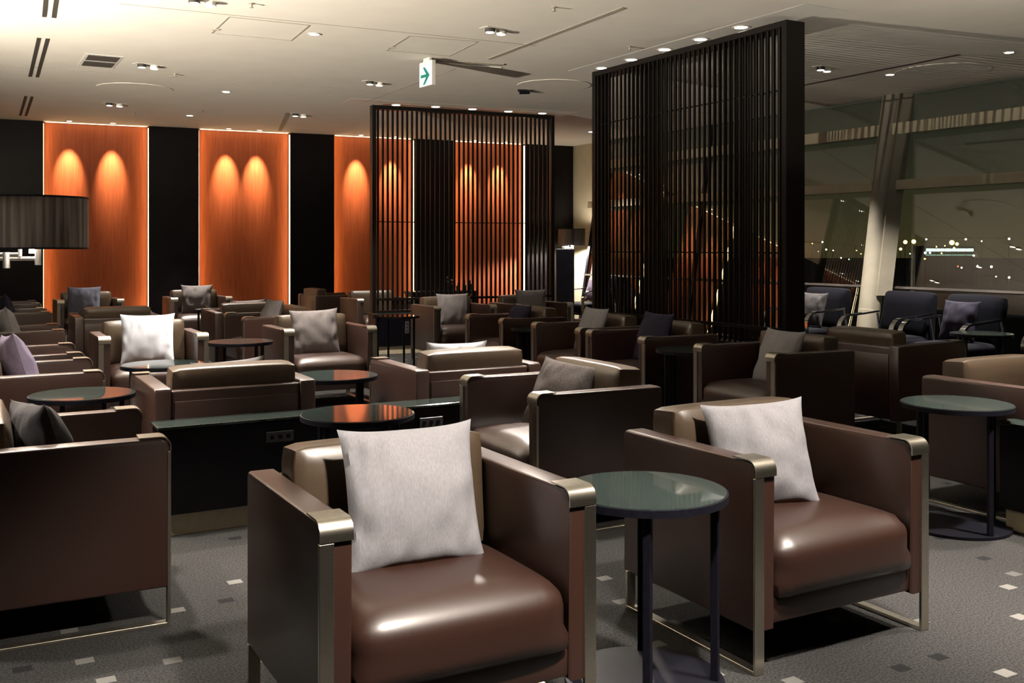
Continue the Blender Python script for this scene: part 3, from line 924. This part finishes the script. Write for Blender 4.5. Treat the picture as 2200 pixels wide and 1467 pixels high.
o = copy_tree(tp); o.location = (4.08, 8.86, 0); o.rotation_euler = (0, 0, R(10))
tag(o, 'round dark table between the two right-hand lounge chairs by the window', 'side table', 'round glass side tables')

# ================================================================== FAR CONSOLE WITH BOTTLES
t = thing('console_table', 'dark console table holding bottles, seen through the smaller screen', 'console', (-1.30, 14.75, 0), R(25))
bm = bmesh.new(); box(bm, -0.2, 0.85, 0, 0.35, 0.66, 0.70, 0.003, 1); new_obj('tabletop', bm, M['counter'], t)
for x in (-0.17, 0.80):
    bm = bmesh.new(); box(bm, x - .02, x + .02, 0.02, 0.33, 0, 0.66); new_obj('leg', bm, M['counter'], t)
cr, sr = math.cos(R(25)), math.sin(R(25))
names = ['tall dark bottle, left one of the group on the console', 'dark bottle beside the tall one on the console', 'shorter bottle in the middle of the console',
         'bottle second from the right on the console', 'bottle at the right end of the console']
for i, (x, hh) in enumerate(((0.40, 0.20), (0.48, 0.15), (0.58, 0.11), (0.68, 0.13), (0.77, 0.15))):
    wx, wy = -1.30 + x * cr - 0.15 * sr, 14.75 + x * sr + 0.15 * cr
    bm = bmesh.new(); cyl(bm, 0.032, 0, hh * 0.62, 20); cyl(bm, 0.032, hh * .62, hh * .75, 20, r2=0.012); cyl(bm, 0.012, hh * .75, hh, 14)
    b = new_obj('bottle', bm, M['glass_top'], loc=(wx, wy, 0.70), smooth=True)
    tag(b, names[i], 'bottle', 'bottles on the console')
    new_obj('cap', cyl(bmesh.new(), 0.014, hh, hh + 0.02, 14), M['chrome'], b)

# ================================================================== CEILING FITTINGS
dl = [
 ((-1.735, 8.794), 'round ceiling downlight right of the square access hatch'),
 ((-3.422, 12.053), 'round ceiling downlight above the second orange bay'),
 ((-4.547, 14.221), 'round ceiling downlight near the wall over the first narrow black panel'),
 ((4.018, 10.853), 'small ceiling downlight at the edge of the big round ceiling disc'),
 ((3.341, 12.199), 'ceiling downlight just right of the tall screen top'),
 ((4.687, 9.612), 'ceiling downlight near the right edge of the frame'),
 ((1.228, 16.223), 'far ceiling downlight left of the tall screen post'),
]
for (x, y), lb in dl:
    t = downlight((x, y), lb, 0.042, group='ceiling downlights')
    spot('downlight_lamp', (x, y, CEIL - 0.03), (x, y, 0), SPOT_W, 75, 0.7, WARM, 0.04, t)
# rows of lights over the two screens, set in a paler ceiling strip
row_b = [(0.902, 10.459), (1.155, 9.993), (1.404, 9.476), (1.653, 9.01), (1.902, 8.516)]
row_m = [(-1.533, 13.154), (-1.033, 13.328), (-0.559, 13.552), (-0.082, 13.783), (0.385, 13.974)]
ords = ['leftmost', 'second', 'middle', 'fourth', 'rightmost']
for row, nm_ in ((row_b, 'tall'), (row_m, 'smaller')):
    for i, (x, y) in enumerate(row):
        t = downlight((x, y), '%s bright light in the ceiling row above the %s screen' % (ords[i], nm_), 0.055, group='lights above the %s screen' % nm_)
        spot('row_lamp', (x, y, CEIL - 0.03), (x, y, 0), SCREEN_W, 70, 0.6, WARM, 0.04, t)
for s0, a_, l_, lb in ((SB0, ab, lbg, 'pale recessed ceiling strip above the tall screen'), (SM0, am, lm, 'pale recessed ceiling strip above the smaller screen')):
    bm = bmesh.new(); box(bm, -0.3, l_ + 0.3, -0.10, 0.36, -0.0015, 0.0)
    o = new_obj('ceiling_strip', bm, M['white_plastic'], loc=(s0.x, s0.y, CEIL - 0.0005), rot=(0, 0, a_))
    tag(o, lb, 'ceiling strip')
for row, dx_, dy_, nm_ in ((row_b, 0.16, 0.09, 'tall'), (row_m, -0.09, 0.20, 'smaller')):
    for i, (x, y) in enumerate(row):
        downlight((x + dx_, y + dy_), '%s light of the rear row just behind the %s screen' % (ords[i], nm_), 0.042, group='rear row lights of the %s screen' % nm_)
# adjustable twin spots
tw = [
 ((-3.708, 10.273), 'adjustable twin ceiling spot right of the vent grilles', (-2.6, 8.4)),
 ((-5.133, 13.026), 'adjustable twin ceiling spot above the leftmost orange bay', (-4.9, 12.0)),
 ((-0.158, 8.606), 'large bright adjustable twin ceiling spot left of the long slot', (-0.3, 5.8)),
 ((-1.561, 11.341), 'adjustable twin ceiling spot left of the arrow sign', (-1.45, 12.4)),
 ((-2.982, 14.072), 'adjustable twin ceiling spot above the third narrow black panel', (-3.0, 12.8)),
 ((-2.332, 7.587), 'adjustable twin ceiling spot cut by the top edge', (-2.85, 7.95)),
 ((3.182, 10.432), 'adjustable twin ceiling spot right of the tall screen', (3.0, 9.0)),
]
for (x, y), lb, tg in tw:
    t = thing('twin_spot', lb, 'ceiling light', (x, y, CEIL), A29 + R(15), 'adjustable twin spots')
    bm = bmesh.new(); box(bm, -0.14, 0.14, -0.055, 0.055, -0.004, 0.0, 0.001, 1); new_obj('frame', bm, M['white_plastic'], t)
    for s in (-1, 1):
        bm = bmesh.new(); cyl(bm, 0.042, -0.035, -0.003, 24, s * 0.065, 0); new_obj('spot_head', bm, M['white_plastic'] if s > 0 else M['grille'], t, True)
        bm = bmesh.new(); cyl(bm, 0.035, -0.038, -0.0355, 24, s * 0.065, 0); new_obj('lens', bm, M['lens_dim'], t)
    spot('twin_lamp', (x, y, CEIL - 0.05), (tg[0], tg[1], 0.4), TWIN_W, 50, 0.7, WARM, 0.12, t)
# foreground spots above the camera's own area, out of view
for i, (x, y, tx, ty, wt) in enumerate(((0.75, 1.55, -0.25, 2.8, 1.45), (1.75, 2.55, 1.05, 3.5, 1.2), (-2.3, 4.5, -1.9, 3.95, 0.8), (0.9, 5.7, 0.35, 5.1, 0.8),
                                        (3.0, 5.2, 2.5, 4.8, 0.9), (-1.7, 6.3, -1.6, 5.5, 1.1), (0.0, 7.1, -0.3, 6.2, 0.8), (3.0, 3.9, 2.6, 4.1, 1.6), (-3.3, 3.3, -2.4, 3.7, 0.6),
                                        (-3.3, 6.9, -3.0, 6.2, 1.3))):
    t = downlight((x, y), 'ceiling downlight number %d above the frame' % i, 0.045, group='ceiling downlights above the frame')
    t['label'] = ['ceiling downlight above the armchair nearest the camera', 'ceiling downlight above the right front armchair',
                  'ceiling downlight above the lamp at the left edge', 'ceiling downlight above the tweed pillow chair',
                  'ceiling downlight above the low black cabinet', 'ceiling downlight above the left part of the black counter',
                  'ceiling downlight above the chair beyond the black counter', 'ceiling downlight above the carpet at the right edge',
                  'ceiling downlight behind the large side-on chair', 'ceiling downlight above the left column of chairs'][i]
    spot('downlight_lamp', (x, y, CEIL - 0.03), (tx, ty, 0.3), SPOT_W * wt, 46 if i < 2 else 58, 0.7, WARM, 0.10, t)

def ceil_line(bm, p, q, w, th=0.004):
    p = Vector((p[0], p[1], 0)); q = Vector((q[0], q[1], 0)); d = (q - p).normalized(); n = Vector((-d.y, d.x, 0)) * w / 2
    return slab(bm, [p - n, q - n, q + n, p + n], CEIL - th, CEIL)
# paired slot diffusers in a line at the left
sl = [((-3.30, 7.25), (-3.74, 8.154), 'double slot air diffuser at the top edge, left'),
      ((-4.164, 8.97), (-5.213, 11.001), 'long double slot air diffuser left of the vent grilles'),
      ((-5.944, 12.425), (-6.90, 14.25), 'double slot air diffuser near the leftmost black wall panel')]
for p, q, lb in sl:
    d = (Vector(q) - Vector(p)).normalized(); n = Vector((-d.y, d.x)) * 0.035
    t = thing('slot_diffuser', lb, 'air diffuser', (0, 0, 0), 0, 'slot air diffusers')
    for s in (-1, 1):
        bm = bmesh.new(); ceil_line(bm, Vector(p) + n * s, Vector(q) + n * s, 0.032, 0.003); new_obj('slot', bm, M['grille'], t)
# vents
t = thing('ceiling_vent', 'pair of square dark vent grilles in the ceiling at the left', 'air vent', (-4.11, 10.07, CEIL), A29)
bm = bmesh.new(); box(bm, -0.17, 0.17, -0.36, 0.36, -0.003, 0); new_obj('frame', bm, M['white_plastic'], t)
for s in (-1, 1):
    bm = bmesh.new()
    y0 = s * 0.175
    for k in range(12):
        box(bm, -0.14, 0.14, y0 - .13 + k * .0225, y0 - .13 + k * .0225 + .014, -0.009, -0.0035)
    new_obj('grille', bm, M['grille'], t)
# thin line slots
for p, q, w_, lb, mm in (((-0.251, 9.968), (0.85, 7.822), 0.05, 'long pale linear slot in the ceiling left of the tall screen', 'seam'),
                         ((3.204, 11.737), (4.27, 9.727), 0.05, 'long dark linear slot in the ceiling right of the tall screen', 'grille'),
                         ((-3.10, 13.9), (-3.72, 16.1), 0.06, 'short dark linear slot in the ceiling near the second orange bay', 'seam')):
    bm = bmesh.new(); ceil_line(bm, p, q, w_)
    tag(new_obj('linear_slot', bm, M[mm]), lb, 'ceiling slot')
# seams of the ceiling boards
for i, (p, q) in enumerate((((-5.4, 10.2), (3.0, 14.1)), ((-3.0, 7.7), (0.2, 9.3)), ((-1.9, 12.9), (-0.6, 10.5)))):
    bm = bmesh.new(); ceil_line(bm, p, q, 0.012, 0.002)
    struct('trim_%d' % (5 + i), bm, M['seam'])
# access hatches
def hatch(pts, lb):
    t = thing('access_hatch', lb, 'hatch', (0, 0, 0))
    bm = bmesh.new()
    for i in range(4):
        ceil_line(bm, pts[i], pts[(i + 1) % 4], 0.012, 0.003)
    new_obj('frame', bm, M['seam'], t)
    m_ = (Vector(pts[0]) * .25 + Vector(pts[3]) * .75)
    bm = bmesh.new(); box(bm, m_.x - .03, m_.x + .03, m_.y - .012, m_.y + .012, CEIL - .008, CEIL - .003); new_obj('latch', bm, M['seam'], t)
hatch([(-2.288, 8.138), (-1.704, 8.444), (-1.997, 9.071), (-2.611, 8.756)], 'square ceiling access hatch at the top left')
hatch([(-0.916, 8.872), (-0.322, 9.112), (-0.629, 9.798), (-1.201, 9.521)], 'square ceiling access hatch left of the long linear slot')
# round flush discs
for x, y, r, lb in ((4.484, 10.624, 0.47, 'large pale round disc flush in the ceiling near the windows'),
                    (-4.414, 11.806, 0.42, 'faint round disc in the ceiling above the first orange bay'),
                    (0.451, 11.569, 0.42, 'faint round disc in the ceiling left of the tall screen')):
    bm = bmesh.new(); cyl(bm, r, -0.006, 0, 64)
    tag(new_obj('ceiling_disc', bm, M['white_plastic'] if x > 4 else M['ceiling'], loc=(x, y, CEIL), smooth=True), lb, 'ceiling disc', 'round ceiling discs')
# sprinklers
for (x, y), lb in zip([(-1.992, 7.688), (-3.61, 10.795), (-5.237, 13.974), (-4.226, 13.69), (1.063, 9.344), (0.304, 7.807)],
                      ['small sprinkler head near the top edge, left', 'small sprinkler head right of the first twin spot',
                       'small sprinkler head near the wall over the leftmost orange bay', 'small dark smoke detector near the wall',
                       'small sprinkler head left of the tall screen lights', 'small sprinkler head near the top edge, centre']):
    bm = bmesh.new(); cyl(bm, 0.022, -0.006, 0, 20); cyl(bm, 0.009, -0.03, -0.006, 12); cyl(bm, 0.017, -0.034, -0.03, 16)
    tag(new_obj('sprinkler', bm, M['seam'], loc=(x, y, CEIL), smooth=True), lb, 'sprinkler', 'sprinkler heads')
# small black bracket spot
t = thing('track_spot', 'small black spot fitting on the ceiling beyond the arrow sign', 'ceiling light', (0.13, 11.9, CEIL))
bm = bmesh.new(); box(bm, -0.09, 0.09, -0.02, 0.02, -0.02, 0); new_obj('bracket', bm, M['black_metal'], t)
bm = bmesh.new(); rod(bm, (-0.07, 0, -0.035), (0.05, 0.02, -0.03), 0.02, 14); new_obj('spot_head', bm, M['black_metal'], t)

# arrow sign hanging from the ceiling
t = thing('arrow_sign', 'small hanging white sign with a green curved arrow', 'sign', (-0.85, 9.92, 0), R(-56))
bm = bmesh.new(); box(bm, -0.125, 0.125, -0.02, 0.02, CEIL - 0.275, CEIL - 0.035, 0.002, 1); new_obj('housing', bm, M['white_plastic'], t)
bm = bmesh.new(); box(bm, -0.12, 0.12, -0.0225, -0.0205, CEIL - 0.27, CEIL - 0.075); fc = new_obj('sign_face', bm, M['sign_face'], t)
bm = bmesh.new()
zc = CEIL - 0.175
def poly(bm, pts, y0, y1):
    a = [bm.verts.new((x, y0, z)) for x, z in pts]; b = [bm.verts.new((x, y1, z)) for x, z in pts]
    bm.faces.new(a); bm.faces.new(b[::-1])
    for i in range(len(pts)):
        bm.faces.new((a[i], a[(i + 1) % len(pts)], b[(i + 1) % len(pts)], b[i]))
poly(bm, [(-0.09, zc - .014), (0.03, zc - .014), (0.03, zc + .014), (-0.09, zc + .014)], -0.0245, -0.0228)
poly(bm, [(0.085, zc), (-0.01, zc + .085), (-0.045, zc + .085), (0.03, zc), (-0.045, zc - .085), (-0.01, zc - .085)], -0.0250, -0.0229)
new_obj('arrow', bm, M['green'], t)
bm = bmesh.new(); box(bm, -0.06, 0.06, -0.012, 0.012, CEIL - 0.036, CEIL); new_obj('mount', bm, M['white_plastic'], t)
t = thing('curtain_track', 'short grey recessed track in the ceiling right of the arrow sign', 'track', (0, 0, 0))
bm = bmesh.new(); ceil_line(bm, (-0.765, 9.993), (-0.117, 10.25), 0.07, 0.012); new_obj('channel', bm, M['seam'], t)
bm = bmesh.new(); ceil_line(bm, (-0.80, 10.15), (-0.14, 10.42), 0.03, 0.008); new_obj('lip', bm, M['ceiling'], t)

# ================================================================== OUTSIDE
bm = bmesh.new(); slab(bm, [(-50, 30), (900, -300), (900, 900), (-50, 900)], -8.2, -8.0)
apron = new_obj('apron', bm, add_noise(mat('dark_asphalt', (0.012, 0.009, 0.010), 0.8), 0.05, (0.004, 0.003, 0.0035), (0.009, 0.007, 0.007)))
apron['kind'] = 'structure'
cols = {'y': emit('sodium_light', (1.0, 0.62, 0.12), 14), 'w': emit('white_airfield_light', (1.0, 0.95, 0.85), 10),
        'b': emit('blue_white_light', (0.55, 0.75, 1.0), 6), 'r': emit('red_light', (1.0, 0.10, 0.03), 6), 'g': emit('green_white_light', (0.55, 1.0, 0.85), 5)}
city = [(1945, 520, 2.2, 'y'), (1963, 519, 2.4, 'y'), (1935, 535, 1.6, 'y'), (1990, 514, 1.0, 'w'), (2045, 521, 2.8, 'y'), (2056, 524, 1.8, 'y'), (2050, 533, 1.2, 'y'),
        (2075, 514, 1.1, 'w'), (2109, 518, .7, 'w'), (2168, 513, 1.2, 'w'), (1988, 543, 1.6, 'b'), (1998, 543, 1.2, 'b'), (1987, 556, 1.0, 'y'), (2023, 544, .9, 'y'),
        (2092, 549, 1.1, 'w'), (2058, 572, .9, 'r'), (2066, 575, 1.0, 'w'), (2100, 571, .9, 'w'), (2130, 573, 1.4, 'w'), (2168, 596, 1.3, 'w'), (2140, 594, .8, 'w'),
        (1767, 520, 1.0, 'w'), (1775, 536, 1.0, 'w'), (1790, 538, .7, 'w'), (1807, 554, .8, 'w'), (1824, 557, .8, 'g'), (1745, 523, .6, 'y'), (1758, 540, .5, 'g'),
        (1840, 538, .6, 'y'), (1850, 545, .6, 'y'), (1955, 545, .8, 'g'), (2012, 530, .8, 'y'), (2030, 528, .7, 'y'), (1500, 545, .8, 'w'), (1480, 540, .8, 'w'), (1560, 530, .8, 'y')]
cname = {'y': 'amber', 'w': 'white', 'b': 'bluish', 'r': 'red', 'g': 'greenish'}
DS = 240.0
lab_sets = {}
for i, (px, py, s, c) in enumerate(city):
    d_ = DS + i * 0.58
    x = (px - 1105) / 2180 * d_; z = 1.3437 - (py - 531.6) / 2180 * d_
    bm = bmesh.new(); bmesh.ops.create_uvsphere(bm, u_segments=10, v_segments=6, radius=0.20 * s)
    o = new_obj('airfield_light', bm, cols[c], loc=(x, d_, z), smooth=True)
    side = 'left of the leaning column' if px < 1900 else 'right of the leaning column'
    if px < 1650: side = 'seen through the tall screen'
    lab_sets.setdefault((c, side), []).append(o)
    o['category'] = 'distant light'
    new_obj('mast', rod(bmesh.new(), (0, 0.2, -8.0 - z), (0, 0.2, 0), 0.06, 6), M['black_metal'], o)
for (c, side), os_ in lab_sets.items():
    for o in os_:
        o['label'] = 'tiny %s airfield light in the night outside, %s' % (cname[c], side)
        o['group'] = '%s airfield lights %s' % (cname[c], side)
t = thing('terminal_building', 'distant low building with a greenish lit window band outside at the right', 'building', (0, 0, 0))
bm = bmesh.new(); box(bm, 106, 118.6, 262, 270, -8.0, 1.8); new_obj('body', bm, M['dark_wall'], t)
bm = bmesh.new()
for k in range(14): box(bm, 106.3 + k * .88, 107.05 + k * .88, 261.9, 262.0, 0.35, 1.05)
new_obj('window', bm, cols['g'], t)
bm = bmesh.new(); box(bm, 106, 118.6, 261.9, 262, -0.75, -0.45); new_obj('light_band', bm, emit('dim_green_band', (0.35, 0.6, 0.45), 0.8), t)
